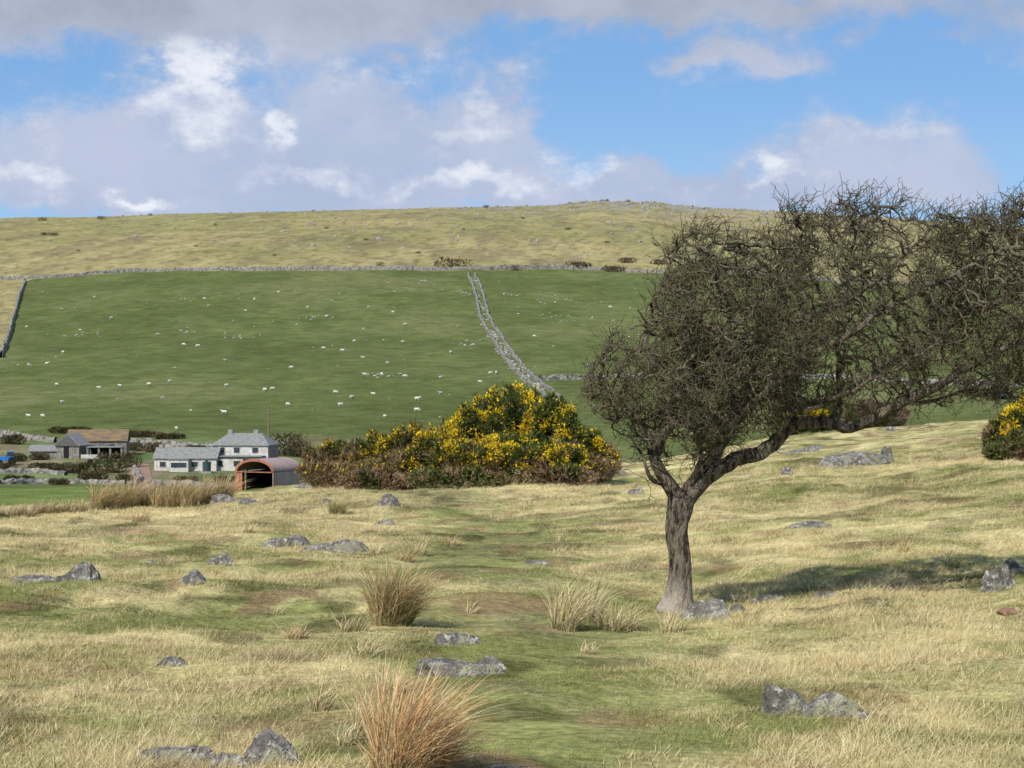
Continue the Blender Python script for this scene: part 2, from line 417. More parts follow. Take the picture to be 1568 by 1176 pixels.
scatter_stones('field_clitter',cl,I2,pale,.5)
mo=ptsat(1900,lambda y,n:rng.normal(.05,.14,n)*y,1020,1790,.3,1.8,.6)+ptsat(900,lambda y,n:rng.normal(120,75,n),1560,1810,.6,3.0,.5)
scatter_stones('moor_clitter',mo,I1,simplemat('far_stone_mat',(.20,.185,.165),(.40,.38,.34),1),.6)
# ------------------------------------------------------------------ tree
def build_tree():
    tx,ty,tz=hit(1042,938)
    DT=ty
    def W(px,py,dy=0): return np.array([(px-784)/F*DT,DT+dy,EZ+(588-py)/F*DT])
    pos=[];par=[];rad=[];chains=[]
    def limb(pts,r0,r1,start=None,wob=.022):
        P=np.array([W(*p) for p in pts])
        Q=[];n=len(P);PP=np.vstack([2*P[0]-P[1],P,2*P[-1]-P[-2]])
        for i in range(n-1):
            a,b,c,d=PP[i],PP[i+1],PP[i+2],PP[i+3]
            k=max(2,int(np.linalg.norm(c-b)/.06))
            for j in range(k):
                t=j/k;Q.append(.5*((2*b)+(-a+c)*t+(2*a-5*b+4*c-d)*t*t+(-a+3*b-3*c+d)*t**3))
        Q.append(P[-1]);Q=np.array(Q);n=len(Q)
        wb=np.cumsum(rng.normal(0,wob,(n,3)),0)*np.minimum(1,np.arange(n)/10)[:,None]*.5
        wb=wb-np.linspace(0,1,n)[:,None]*wb[-1]*.5
        Q=Q+(wb if start is not None else 0)
        r=r0+(r1-r0)*np.linspace(0,1,n)**.8
        ids=[]
        for i in range(n):
            if i==0 and start is not None: ids.append(start);continue
            pos.append(Q[i]);rad.append(r[i]);par.append(ids[-1] if ids else -1);ids.append(len(pos)-1)
        chains.append((ids,r));return ids
    def near(px,py):
        w=W(px,py);d=[(p[0]-w[0])**2+(p[2]-w[2])**2 for p in pos];return int(np.argmin(d))
    tr=limb([(1034,958),(1037,930),(1041,890),(1041,850),(1036,810),(1041,780),(1043,762)],.15,.125)
    for k,i in enumerate(tr):
        zz=(pos[i][2]-tz);rad[i]=.118+.095*math.exp(-max(zz,0)/.13)+.025*max(0,1-abs(zz-1.2)/.3)-.012*max(0,1-abs(zz-.65)/.4)
    chains[0]=(tr,np.array([rad[i] for i in tr]))
    top=tr[-2]
    limb([(1042,770),(1025,742),(1008,715),(1000,685),(985,655),(958,628),(935,600),(905,585)],.082,.018,top)
    limb([(1003,700,0),(1018,650,.15),(1012,600,.35),(985,540,.5),(995,470,.6),(1020,410,.6),(1045,360,.6)],.055,.01,near(1003,700))
    limb([(1000,685,0),(1035,640,-.2),(1060,590,-.5),(1060,520,-.8),(1080,450,-.9),(1100,380,-.9)],.048,.01,near(1000,685))
    limb([(1044,765),(1070,722),(1100,680,.1),(1122,640,.2),(1145,590,.3),(1150,540,.3),(1175,480,.3),(1200,410,.3),(1230,350,.3)],.068,.01,top)
    limb([(1046,768),(1085,728),(1128,706),(1160,698,-.1),(1184,676,-.15),(1222,654,-.2),(1268,648,-.3),(1300,656,-.3),(1345,636,-.35),(1385,618,-.4),(1440,590,-.5),(1500,560,-.6),(1600,520,-.6),(1700,480,-.5)],.095,.012,top)
    limb([(1122,640,.2),(1160,600,.3),(1200,592,.5),(1255,604,.6),(1310,590,.8),(1380,545,.9),(1460,505,1.0),(1560,450,1.0),(1680,400,.8)],.062,.01,near(1122,640))
    limb([(1150,540,.3),(1215,505,0),(1290,455,-.4),(1350,400,-.6),(1410,345,-.7)],.04,.01,near(1150,540))
    limb([(1100,680,.1),(1130,640,-.3),(1180,590,-.6),(1240,550,-.8),(1300,510,-1),(1400,450,-1.1),(1500,400,-1.1)],.05,.012,near(1100,680))
    limb([(1345,636,-.35),(1390,590,-.1),(1420,520,0),(1450,440,0),(1500,370,.1),(1560,320,.1)],.035,.01,near(1345,636))
    limb([(1268,648,-.3),(1290,610,0),(1300,550,.2),(1310,480,.2),(1320,400,.2),(1330,330,.2)],.038,.009,near(1268,648))
    limb([(1025,742,0),(1000,735,-.1),(985,715,-.2),(975,690,-.2),(960,665,-.3)],.03,.008,near(1025,742))
    limb([(1085,728,0),(1110,690,.4),(1120,650,.8),(1110,600,1.0),(1120,520,1.1)],.035,.008,near(1085,728))
    limb([(958,628,0),(945,640,-.2),(925,640,-.3),(900,625,-.3)],.02,.008,near(958,628))
    limb([(1060,735,0),(1070,700,-.3),(1060,670,-.5),(1075,640,-.6),(1090,600,-.7)],.03,.008,near(1060,735))
    limb([(1184,676,-.15),(1200,640,-.5),(1240,615,-.8),(1290,580,-1.1),(1350,550,-1.2)],.035,.008,near(1184,676))
    limb([(1222,654,-.2),(1210,630,.1),(1225,590,.3),(1240,540,.2),(1260,470,0)],.035,.008,near(1222,654))
    limb([(1385,618,-.4),(1430,612,-.2),(1480,600,0),(1540,590,.1),(1600,580,.1)],.022,.008,near(1385,618))
    poly=np.array([(888,592),(898,550),(930,512),(965,500),(985,440),(1010,398),(1038,350),(1078,335),(1125,352),(1165,348),(1205,315),(1280,296),(1350,303),(1400,315),(1460,330),(1510,320),(1568,298),(1650,290),(1740,330),(1790,420),(1750,520),(1650,600),(1540,622),(1440,628),(1380,640),(1290,645),(1240,630),(1180,662),(1130,698),(1070,705),(1045,700),(1015,735),(985,742),(960,675),(900,632)],float)
    def inside(x,y):
        c=np.zeros(len(x),bool);n=len(poly)
        for i in range(n):
            x1,y1=poly[i];x2,y2=poly[(i+1)%n]
            k=((y1>y)!=(y2>y))&(x<(x2-x1)*(y-y1)/((y2-y1)+1e-9)+x1);c^=k
        return c
    def edged(x,y):
        d=np.full(len(x),1e9);n=len(poly)
        for i in range(n):
            a=poly[i];b=poly[(i+1)%n];ab=b-a
            t=np.clip(((x-a[0])*ab[0]+(y-a[1])*ab[1])/(ab@ab),0,1)
            d=np.minimum(d,np.hypot(x-a[0]-t*ab[0],y-a[1]-t*ab[1]))
        return d
    N=36000
    px=rng.uniform(880,1800,N);py=rng.uniform(285,745,N);k=inside(px,py);px=px[k];py=py[k]
    e=edged(px,py);hd=1.5*np.sqrt(np.clip(e/120,0,1))
    dy=rng.uniform(-1,1,len(px))*hd
    pr=np.clip(.3+hd/1.5,0,1)
    pr*=.25+1.2*sst(.42,.58,fbm(px/38,py/38+dy*2.5,5,2))
    k=rng.uniform(0,1,len(px))<pr
    px,py,dy=px[k][:5200],py[k][:5200],dy[k][:5200]
    ATT=np.stack([(px-784)/F*DT,DT+dy,EZ+(588-py)/F*DT],-1)
    nP=np.array(pos);d2=((ATT[:,None]-nP[None])**2).sum(-1);nn=d2.argmin(1);nd=np.sqrt(d2.min(1))
    alive=np.ones(len(ATT),bool);step=.065;di=1.3;kill=.085
    P=list(pos)
    for it in range(110):
        alive&=nd>kill
        act=np.where(alive&(nd<di))[0]
        if len(act)==0: break
        PA=np.array(P);v=ATT[act]-PA[nn[act]];v/=np.linalg.norm(v,axis=1)[:,None]+1e-9
        acc=np.zeros((len(P),3));np.add.at(acc,nn[act],v)
        ids=np.unique(nn[act])
        dd=acc[ids];dd/=np.linalg.norm(dd,axis=1)[:,None]+1e-6
        dd+=rng.normal(0,.42,dd.shape)+np.array([.14,0,.05]);dd/=np.linalg.norm(dd,axis=1)[:,None]
        new=PA[ids]+dd*step*rng.uniform(.8,1.2,(len(ids),1))
        o=len(P)
        for a_,b_ in zip(ids,new): P.append(b_);par.append(int(a_));rad.append(0)
        ai=np.where(alive)[0]
        q=((ATT[ai][:,None]-new[None])**2).sum(-1);j=q.argmin(1);m=np.sqrt(q[np.arange(len(ai)),j])
        up=m<nd[ai];nd[ai[up]]=m[up];nn[ai[up]]=o+j[up]
    P=np.array(P);n=len(P);par_=np.array(par);nm=len(pos)
    acc=np.zeros(n)
    r=np.zeros(n)
    for i in range(n-1,-1,-1):
        r[i]=(acc[i]+.0040**2.2)**(1/2.2)
        if par_[i]>=0: acc[par_[i]]+=r[i]**2.2
    r=np.minimum(r,.03)
    rr=np.array(rad);r[:nm]=rr[:nm]
    VV=[];QQ=[];CC=[];off=0
    def sweep(pts,rs,S,tone=0.):
        nonlocal off
        M,K,_=pts.shape
        tan=np.gradient(pts,axis=1);tan/=np.linalg.norm(tan,axis=2,keepdims=True)+1e-9
        ref=np.where(np.abs(tan[...,2:3])<.9,np.array([0,0,1.]),np.array([1.,0,0]))
        if K>10: ref=np.broadcast_to(np.array([0,1.,0]),tan.shape)
        u=np.cross(tan,ref);u/=np.linalg.norm(u,axis=2,keepdims=True)+1e-9;v=np.cross(tan,u)
        a=np.arange(S)/S*2*np.pi
        ring=pts[:,:,None]+(u[:,:,None]*np.cos(a)[None,None,:,None]+v[:,:,None]*np.sin(a)[None,None,:,None])*(rs[:,:,None,None] if rs.ndim==2 else rs[...,None])
        idx=np.arange(M*K*S).reshape(M,K,S)+off
        q=np.stack([idx[:,:-1],idx[:,1:],np.roll(idx,-1,2)[:,1:],np.roll(idx,-1,2)[:,:-1]],-1).reshape(-1,4)
        VV.append(ring.reshape(-1,3));QQ.append(q);off+=M*K*S
        tn=np.broadcast_to(np.asarray(tone,float).reshape(-1,1),(M,K*S)) if np.ndim(tone) else np.full((M,K*S),tone)
        CC.append(tn.ravel())
    for ids,rs in chains:
        pts=P[ids];S=20;rs=np.array(rs)
        L=np.arange(len(ids))*.06
        a=np.arange(S)/S*2*np.pi
        A_,L_=np.meshgrid(a,L)
        bump=1+.48*(fbm(np.cos(A_)*2.2+9,np.sin(A_)*2.2+L_*1.9+9,333,3)-.5)+.10*np.sin(A_*5+L_*2)
        if len(ids)>2: sweep(pts[None],(rs[:,None]*bump)[None],S,0.)
    c=np.arange(nm,n);pp=par_[c]
    seg=np.stack([P[pp],P[c]],1);rs=np.stack([np.minimum(r[pp],r[c]*1.3),r[c]],1)
    sweep(seg,rs,4,.3)
    cand=np.where(r[:n]<.018)[0];cand=cand[cand>=nm-400]
    def norm(v): return v/(np.linalg.norm(v,axis=1,keepdims=True)+1e-9)
    pc=P[cand];wgt=.12+1.0*sst(.40,.60,fbm(pc[:,0]*3.1+40,pc[:,2]*3.1+pc[:,1]*2.2+40,909,2));wgt/=wgt.sum()
    NT_=15500
    s=rng.choice(cand,NT_,p=wgt);K=6
    d0=norm(P[s]-P[np.maximum(par_[s],0)]+1e-4)
    d=norm(d0*.6+rng.normal(0,.8,(NT_,3))+np.array([.18,0,.25]))
    Ls=rng.uniform(.08,.34,NT_)/K
    pts=[P[s]];cur=P[s]
    for k in range(K-1):
        d=norm(d+rng.normal(0,.42,(NT_,3))+np.array([.04,0,.06]));cur=cur+d*Ls[:,None]*1.2;pts.append(cur)
    pts=np.stack(pts,1);r0=rng.uniform(.003,.005,NT_)
    tone=rng.uniform(0,1,NT_)
    sweep(pts,r0[:,None]*np.linspace(1,.5,K)[None],3,tone)
    NS=32000
    a=rng.integers(0,NT_,NS);b=rng.integers(1,K,NS)
    st=pts[a,b];d=norm(rng.normal(0,.8,(NS,3))+norm(pts[a,b]-pts[a,b-1])*.6+np.array([.1,0,.2]))
    L=rng.uniform(.02,.085,NS);p1=st+d*L[:,None]*.5;d=norm(d+rng.normal(0,.4,(NS,3)));p2=p1+d*L[:,None]*.5
    sweep(np.stack([st,p1,p2],1),np.array([.0034,.003,.002])[None]*np.ones((NS,1)),3,tone[a])
    topc=cand[(P[cand][:,2]>EZ+(588-360)/F*DT)]
    NL=240;s=rng.choice(topc,NL);d=norm(rng.normal(0,.4,(NL,3))+np.array([.4,0,.75]));cur=P[s];pts=[cur]
    for k in range(8):
        d=norm(d+rng.normal(0,.28,(NL,3))+np.array([.04,0,0]));cur=cur+d*(rng.uniform(.15,.5,(NL,1))/8);pts.append(cur)
    sweep(np.stack(pts,1),np.linspace(.0045,.002,9)[None]*np.ones((NL,1)),3,.2)
    V=np.concatenate(VV);Q=np.concatenate(QQ);T_=np.concatenate(CC)
    m,t,b_=newmat('hawthorn_bark_mat',.9,.0)
    tc=t.n('ShaderNodeTexCoord').outputs['Object']
    tn=t.n('ShaderNodeAttribute',attribute_name='tone').outputs['Fac']
    mp=t.n('ShaderNodeMapping');mp.inputs['Scale'].default_value=(1,1,.28);t.l(tc,mp.inputs[0])
    n1=t.noise(mp.outputs[0],22,3,.75);n2=t.noise(tc,6,2,.6)
    cc=t.mix(t.ss(n1,.38,.60),(.04,.03,.022),(.20,.165,.125))
    cc=t.mix(t.m('MULTIPLY',t.ss(n2,.52,.66),.55),cc,(.21,.20,.125))
    cc=t.mix(t.m('MULTIPLY',tn,.85),cc,(.195,.18,.088))
    sp=t.n('ShaderNodeSeparateXYZ');t.l(tc,sp.inputs[0])
    lowf=t.m('MULTIPLY',t.ss(sp.outputs[2],tz+.02,tz+.50,1,0),t.ss(n2,.3,.6,.5,.95))
    cc=t.mix(lowf,cc,(.44,.38,.31))
    t.l(cc,b_.inputs['Base Color'])
    bp=t.n('ShaderNodeBump');bp.inputs['Distance'].default_value=.06;bp.inputs['Strength'].default_value=1;t.l(n1,bp.inputs['Height']);t.l(bp.outputs[0],b_.inputs['Normal'])
    mkobj('hawthorn_tree',mkmesh('hawthorn_tree',V,None,Q,m,smooth=True,fattr={'tone':T_}))
build_tree()
# ------------------------------------------------------------------ bushes
def bush(name,blobs,n,flower=0.,L=.16,dark=(.035,.05,.015),lite=(.12,.155,.04),brown=(.21,.15,.08),brownf=.1,w=.03,yel=(.86,.64,.03),lowbrown=.0,sub=0,cf=1.):
    bb=[]
    for q in blobs:
        bb.append((q[0],q[1],q[2],q[3]*.86,q[4]*.86,q[5]*.86,q[6]) if sub else q)
        for _ in range(sub):
            d=np.array([random.gauss(0,1),random.gauss(0,1),abs(random.gauss(0,1))*.8]);d/=np.linalg.norm(d);k=random.uniform(.2,.4)
            bb.append((q[0]+d[0]*q[3]*.85,q[1]+d[1]*q[4]*.85,q[2]+d[2]*q[5]*.75,q[3]*k,q[4]*k,q[5]*k,q[6]))
    b=np.array(bb,float)
    ar=b[:,3]*b[:,5];pr=ar/ar.sum()
    k=rng.choice(len(b),n,p=pr);B=b[k]
    d=rng.normal(0,1,(n,3));d/=np.linalg.norm(d,axis=1)[:,None]
    lump=.66+.62*fbm(d[:,0]*3+k*7.7+30,d[:,2]*3+d[:,1]*2+30,55,3)
    rr=lump*rng.uniform(.5,1,n)**.35
    P=B[:,:3]+d*B[:,3:6]*rr[:,None]
    g=height(P[:,0],P[:,1]);ok=P[:,2]>g-.05
    P[:,2]=np.where(ok,P[:,2],g+rng.uniform(0,.25,n))
    m=3
    PP=np.repeat(P,m,0);dd=np.repeat(d,m,0)+rng.normal(0,.55,(n*m,3))+np.array([0,0,.6]);dd/=np.linalg.norm(dd,axis=1)[:,None]
    sd=np.cross(dd,rng.normal(0,1,(n*m,3)));sd/=np.linalg.norm(sd,axis=1)[:,None]+1e-9
    q_=max(L/.16,.3)
    cl=fbm(P[:,0]*1.9*cf/q_+200,P[:,2]*2.1*cf/q_+P[:,1]*1.5/q_+200,66,2)
    hg=(P[:,2]-g)
    isf=(rng.uniform(0,1,n)<np.clip(flower*(.2+3.2*sst(.40,.60,cl)),0,.92))&(rr>.62)&(hg>.5)
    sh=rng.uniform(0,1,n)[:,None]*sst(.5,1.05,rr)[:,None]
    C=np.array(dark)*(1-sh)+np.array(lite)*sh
    bf=np.clip(brownf+B[:,6]+lowbrown*sst(1.2,.3,hg),0,1)
    isb=rng.uniform(0,1,n)<bf*(.3+1.3*sst(.4,.6,fbm(P[:,0]*1.7+90,P[:,2]*1.7+90,67,2)))
    C=np.where(isb[:,None],np.array(brown)*(.45+1.0*rng.uniform(0,1,(n,1))),C)
    isf&=~(isb&(rng.uniform(0,1,n)<.7))
    C=np.where(isf[:,None],np.array(yel)*rng.uniform(.55,1.05,(n,1)),C)
    ll=np.repeat(np.where(isf,L*.5,L*1.)*rng.uniform(.5,1.3,n)*np.where(rng.uniform(0,1,n)<.06,1.9,1),m)[:,None];ww=np.repeat(np.where(isf,w*1.6,w),m)[:,None]
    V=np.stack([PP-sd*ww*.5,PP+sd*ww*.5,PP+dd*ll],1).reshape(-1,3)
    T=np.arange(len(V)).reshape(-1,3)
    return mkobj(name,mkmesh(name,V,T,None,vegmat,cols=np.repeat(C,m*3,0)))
def gb(px,top,rx,d,br=0.,ry=None):
    s=d/F;x=(px-784)*s;g=H(x,d);tz=EZ+(588-top)*s
    return (x,d,g+(tz-g)*.48,rx*s,rx*s*1.0,(tz-g)*.53,br)
bl=[gb(*q) for q in [(655,655,30,55,.1),(690,636,32,56,.1),(722,610,34,56,0),(752,596,34,57,0),(785,592,34,57,0),(818,590,34,57,0),(848,602,32,56,0),(872,630,30,55,0),(900,655,28,56,.1),(925,682,22,56,.3),(700,670,60,54,.3),(780,660,70,54,.1),(850,670,50,54,.15),(905,700,40,54,.3)]]
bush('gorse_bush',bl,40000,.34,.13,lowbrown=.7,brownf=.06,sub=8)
bl=[gb(*q) for q in [(490,682,26,58,.75),(520,672,28,58,.6),(552,670,28,57,.6),(580,660,26,57,.5),(605,652,26,57,.4),(632,648,26,57,.1),(505,705,50,56,.8),(575,700,50,56,.8),(620,690,40,55,.5)]]
bush('gorse_bush',bl,19000,.2,.13,lowbrown=.4,brownf=.15,sub=8)
bl=[gb(*q) for q in [(1525,640,20,46,.2),(1548,618,26,46,.1),(1580,600,34,47,0),(1530,680,25,45,.3),(1570,660,40,45,.2),(1640,610,50,47,.1)]]
bush('gorse_bush',bl,17000,.32,.12,brownf=.15,sub=9,lowbrown=.5)
bl=[gb(*q) for q in [(1235,612,34,82,0),(1262,608,28,83,0),(1208,630,24,82,.1)]]
bush('gorse_bush',bl,9000,.4,.15,sub=6)
bl=[gb(*q) for q in [(1325,612,38,84,.7),(1362,622,28,84,.7),(925,676,14,62,.8),(900,662,16,60,.5)]]
bush('dead_scrub',bl,8000,0,.22,brownf=.6,brown=(.20,.15,.10),w=.025,sub=5)
bl=[gb(*q) for q in [(575,718,60,55,.9),(700,718,90,53,.8),(860,714,60,53,.6)]]
bush('bracken_litter',bl,4000,0,.12,brown=(.26,.18,.10),brownf=.5)
def farbush(name,px,py,w,h,n=900,dmin=400,br=.5,**k):
    x,y,z=hit(px,py,dmin);s=y/F
    bl=[]
    for j in range(4):
        o=(j/3-.5)*w*.6
        bl.append((x+o*s,y+random.uniform(-1,1)*w*s*.2,z+h*s*.4,w*s*.28,w*s*.28,h*s*.6*random.uniform(.75,1.05),br))
    return bush(name,bl,n,0,min(w,40)*s*.07,brownf=.2,w=min(w,40)*s*.03,brown=k.get('brown',(.15,.115,.065)),dark=k.get('dark',(.04,.045,.02)),lite=k.get('lite',(.09,.095,.04)))
for q in [(695,410,52,15),(885,412,40,11),(940,416,34,9),(582,407,12,6),(790,414,14,8),(960,402,26,7),(155,336,12,5),(65,338,12,5),(68,360,12,4),(82,361,14,5),(1010,405,26,8),(745,318,10,4),(640,388,9,3),(480,325,6,4),(1080,416,30,8),(1180,425,30,8),(300,378,7,3),(230,330,7,3),(560,368,8,3),(870,352,10,4),(330,345,6,3),(420,392,6,3),(500,350,7,3),(710,352,6,3),(120,385,6,3),(800,335,7,3),(930,372,8,3)]:
    farbush('moor_shrub',*q,n=450)
for px,py,w,h,br in [(168,724,44,34,.7),(200,716,30,24,.5),(440,697,60,36,.9),(455,700,30,26,.9),(70,722,50,14,.3),(235,692,26,16,.5),(25,706,30,12,.2),(118,724,50,16,.5),(300,692,30,10,.6),(205,690,24,14,.8),(20,680,34,14,.5),(140,735,40,12,.3),(260,672,40,8,.4),(345,738,30,10,.5),(285,740,36,10,.4),(60,704,26,10,.6),(215,668,60,8,.6),(110,662,60,8,.5),(30,738,40,10,.6),(90,742,30,9,.7),(190,736,24,10,.8),(10,720,26,12,.6),(250,700,20,10,.8)]:
    farbush('farm_hedge',px,py,w,h,n=1300,dmin=200,br=br)
# ------------------------------------------------------------------ dry-stone walls
wmat=simplemat('dry_stone_mat',(.10,.095,.08),(.34,.32,.28),1.3,bump=.1)
def wall(name,pts,h,th,step,dmin=200,world=False):
    P=np.array(pts if world else [hit(a,b,dmin)[:2] for a,b in pts],float)[:,:2]
    L=np.r_[0,np.cumsum(np.hypot(*np.diff(P,axis=0).T))];n=max(3,int(L[-1]/step))
    t=np.linspace(0,L[-1],n);X=np.interp(t,L,P[:,0]);Y=np.interp(t,L,P[:,1])
    X+=rng.normal(0,th*.15,n);Y+=rng.normal(0,th*.15,n)
    tx=np.gradient(X);ty=np.gradient(Y);l=np.hypot(tx,ty);nx=-ty/l;ny=tx/l
    hh=h*(.75+.4*rng.uniform(0,1,n))*(.65+.6*fbm(t/18,t*0,5,3))
    prof=[(-.5,-.6),(-.46,.5),(-.3,1),(.3,1),(.46,.5),(.5,-.6)]
    V=[]
    for o,k in prof:
        jit=rng.normal(0,th*.07,n)
        xx=X+nx*(o*th+jit);yy=Y+ny*(o*th+jit);z=height(X,Y)+np.where(k>0,hh*k*(1+rng.normal(0,.06,n)),-h*.6)
        V.append(np.stack([xx,yy,z],-1))
    V=np.stack(V,1).reshape(-1,3);i=np.arange(n-1)[:,None]*6+np.arange(5)[None]
    q=np.stack([i,i+6,i+7,i+1],-1).reshape(-1,4)
    mkobj(name,mkmesh(name,V,None,q,wmat))
xs=np.arange(-270,560,8.)
wall('dry_stone_wall',[(x,WY(x)) for x in xs],2.1,1.0,1.6,world=True)
wall('dry_stone_wall',[(38,431),(20,490),(0,548)],1.9,1.0,1.5,400)
lane=[(722,421),(735,455),(741,485),(762,520),(780,548),(808,580),(850,612)]
wall('dry_stone_wall',[(a-5-.008*(b-420)*3,b) for a,b in lane],1.3,.9,1.5,400)
wall('dry_stone_wall',[(a+5+.008*(b-420)*3,b) for a,b in lane],1.3,.9,1.5,400)
lp=[hit(a,b,400) for a,b in lane];lst=[]
for i in range(len(lp)-1):
    for _ in range(60):
        t=random.random();x=lp[i][0]*(1-t)+lp[i+1][0]*t+random.gauss(0,1.2);y=lp[i][1]*(1-t)+lp[i+1][1]*t+random.gauss(0,1.5);lst.append((x,y,H(x,y),random.uniform(.2,.6)))
scatter_stones('lane_rubble',lst,I2,pale,.5)
wall('dry_stone_wall',[(828,583),(950,580),(1100,578),(1300,580),(1450,590),(1568,592),(1700,590)],1.5,1.,1.4,400)
wall('dry_stone_wall',[(0,668),(50,674),(85,678)],1.2,.9,.9)
wall('dry_stone_wall',[(188,682),(260,684),(330,688),(420,696),(560,700)],1.2,.9,.9)
wall('dry_stone_wall',[(0,742),(60,741),(135,740),(190,742)],.8,.8,.8)
wall('dry_stone_wall',[(225,742),(300,745),(372,748)],.8,.8,.8)
wall('dry_stone_wall',[(205,722),(215,735),(200,748)],1.0,.8,.8)
wall('dry_stone_wall',[(0,725),(50,724),(100,728)],.8,.8,.8)
wall('dry_stone_wall',[(440,745),(500,742),(560,745)],1.1,.8,.8)
# ------------------------------------------------------------------ farm
white=simplemat('whitewash_mat',(.42,.41,.37),(.62,.60,.55),1.2)
slate=simplemat('slate_mat',(.16,.16,.155),(.29,.285,.265),2.0,.7,.2,stretch=(1,1,6))
stonew=simplemat('farm_stone_mat',(.13,.12,.105),(.28,.26,.23),2.2,bump=.05)
ochre=simplemat('lichen_roof_mat',(.12,.105,.085),(.26,.165,.075),.6,stretch=(1,3,3))
darkm=simplemat('dark_opening_mat',(.012,.012,.012),(.02,.02,.02))  # near-black paints the shade inside openings; also colours wheels, exhaust and house door
glass=simplemat('window_glass_mat',(.03,.04,.05),(.06,.07,.08),1,.15,.5)
rust=simplemat('rusty_iron_mat',(.30,.10,.05),(.42,.19,.12),1.2,.8,stretch=(6,6,.3))
tin=simplemat('corrugated_iron_mat',(.30,.17,.13),(.44,.35,.32),1.0,.6,.3,stretch=(.3,8,.3))
wood=simplemat('weathered_wood_mat',(.16,.11,.07),(.24,.18,.12),4,stretch=(8,8,.6))
brick=simplemat('chimney_mat',(.25,.23,.21),(.34,.32,.29),4)
def empty(name,loc,yaw=0):
    e=bpy.data.objects.new(name,None);scene.collection.objects.link(e);e.location=loc;e.rotation_euler=(0,0,yaw);return e
def part(name,V,Fc,mat,par,loc=(0,0,0)):
    me=bpy.data.meshes.new(name);me.from_pydata([tuple(v) for v in V],[],Fc);me.materials.append(mat);me.update()
    return mkobj(name,me,par,loc)
def box(name,c,s,mat,par):
    x,y,z=[k/2 for k in s]
    V=[(a*x+c[0],b*y+c[1],d*z+c[2]) for a in(-1,1) for b in(-1,1) for d in(-1,1)]
    return part(name,V,[(0,1,3,2),(4,6,7,5),(0,4,5,1),(2,3,7,6),(0,2,6,4),(1,5,7,3)],mat,par)
def gablewalls(par,L,Wd,He,Hr,mat,x0=0,name='walls'):
    l=L/2;w=Wd/2
    V=[(x0-l,-w,-1),(x0+l,-w,-1),(x0+l,w,-1),(x0-l,w,-1),(x0-l,-w,He),(x0+l,-w,He),(x0+l,w,He),(x0-l,w,He),(x0-l,0,Hr),(x0+l,0,Hr)]
    part(name,V,[(0,1,5,4),(2,3,7,6),(1,2,6,9,5),(3,0,4,8,7),(4,5,9,8),(6,7,8,9)],mat,par)
def gableroof(par,L,Wd,He,Hr,mat,x0=0,ov=.25,t=.14,hip=0.,name='roof'):
    l=L/2+ov;w=Wd/2+ov;dz=(Hr-He)/(Wd/2)*ov;e=He-dz+.03;r=Hr+.03
    V=[(x0-l,-w,e),(x0+l,-w,e),(x0+l,w,e),(x0-l,w,e),(x0-l+hip,0,r),(x0+l-hip,0,r)]
    V+=[(a,b,c+t) for a,b,c in V]
    part(name,V,[(6,7,11,10),(8,9,10,11),(0,4,5,1),(2,5,4,3),(0,1,7,6),(2,3,9,8),(7,8,11),(9,6,10),(1,5,2),(3,4,0),(1,2,8,7),(3,0,6,9)],mat,par)
def win(par,x,y,z,w,h,name='window'):
    box(name+'_frame',(x,y-.03,z),(w+.16,.08,h+.16),white,par)
    box(name+'_glass',(x,y-.08,z),(w,.05,h),glass,par)
x,y,z=hit(371,720,200)
e=empty('farmhouse',(x,y+4,z+.2),-.12)
gablewalls(e,9.6,7,4.0,4.05,white);gableroof(e,9.6,7,4.0,5.8,slate,hip=2.2)
for a in(-2.6,1.9): box('chimney_%d'%(a>0),(a,0,5.9),(.8,.7,1.3),brick,e)
for a in (-3.2,-.6,2.6): win(e,a,-3.5,3.2,1.0,.9,'upper_window_%d'%(a+4))
box('lean_to_roof',(-.3,-4.6,2.2),(9.4,2.8,.18),slate,e)
box('lean_to_wall',(0,-4.5,.5),(8.4,2.2,3.0),white,e)
for a in(-3,0,3): win(e,a,-5.6,1.0,1.1,.9,'lower_window_%d'%(a+4))
box('door',(1.5,-5.65,.8),(.9,.1,1.9),darkm,e)
box('side_wall_shade',(4.85,0,1.7),(.12,6.6,4.2),stonew,e)  # darker cover paints the shade on the house side facing away from the sun
x,y,z=hit(284,722,200)
e=empty('farm_cottage_range',(x,y+3,z+.1),-.05)
gablewalls(e,10.5,5,2.1,3.7,white);gableroof(e,10.5,5,2.1,3.7,slate)
for a in(-3.8,-1.2,1.6,3.6): win(e,a,-2.5,1.1,1.0,.8,'window_%d'%(a+4))
box('chimney',(-4.6,0,3.8),(.7,.7,1.0),brick,e)
box('porch_wall',(-.8,-3.2,.6),(3.2,1.4,2.6),white,e);box('porch_roof',(-.8,-3.2,2.0),(3.5,1.8,.15),slate,e)
box('porch_glazing',(-.8,-3.92,1.0),(2.6,.05,.8),glass,e)
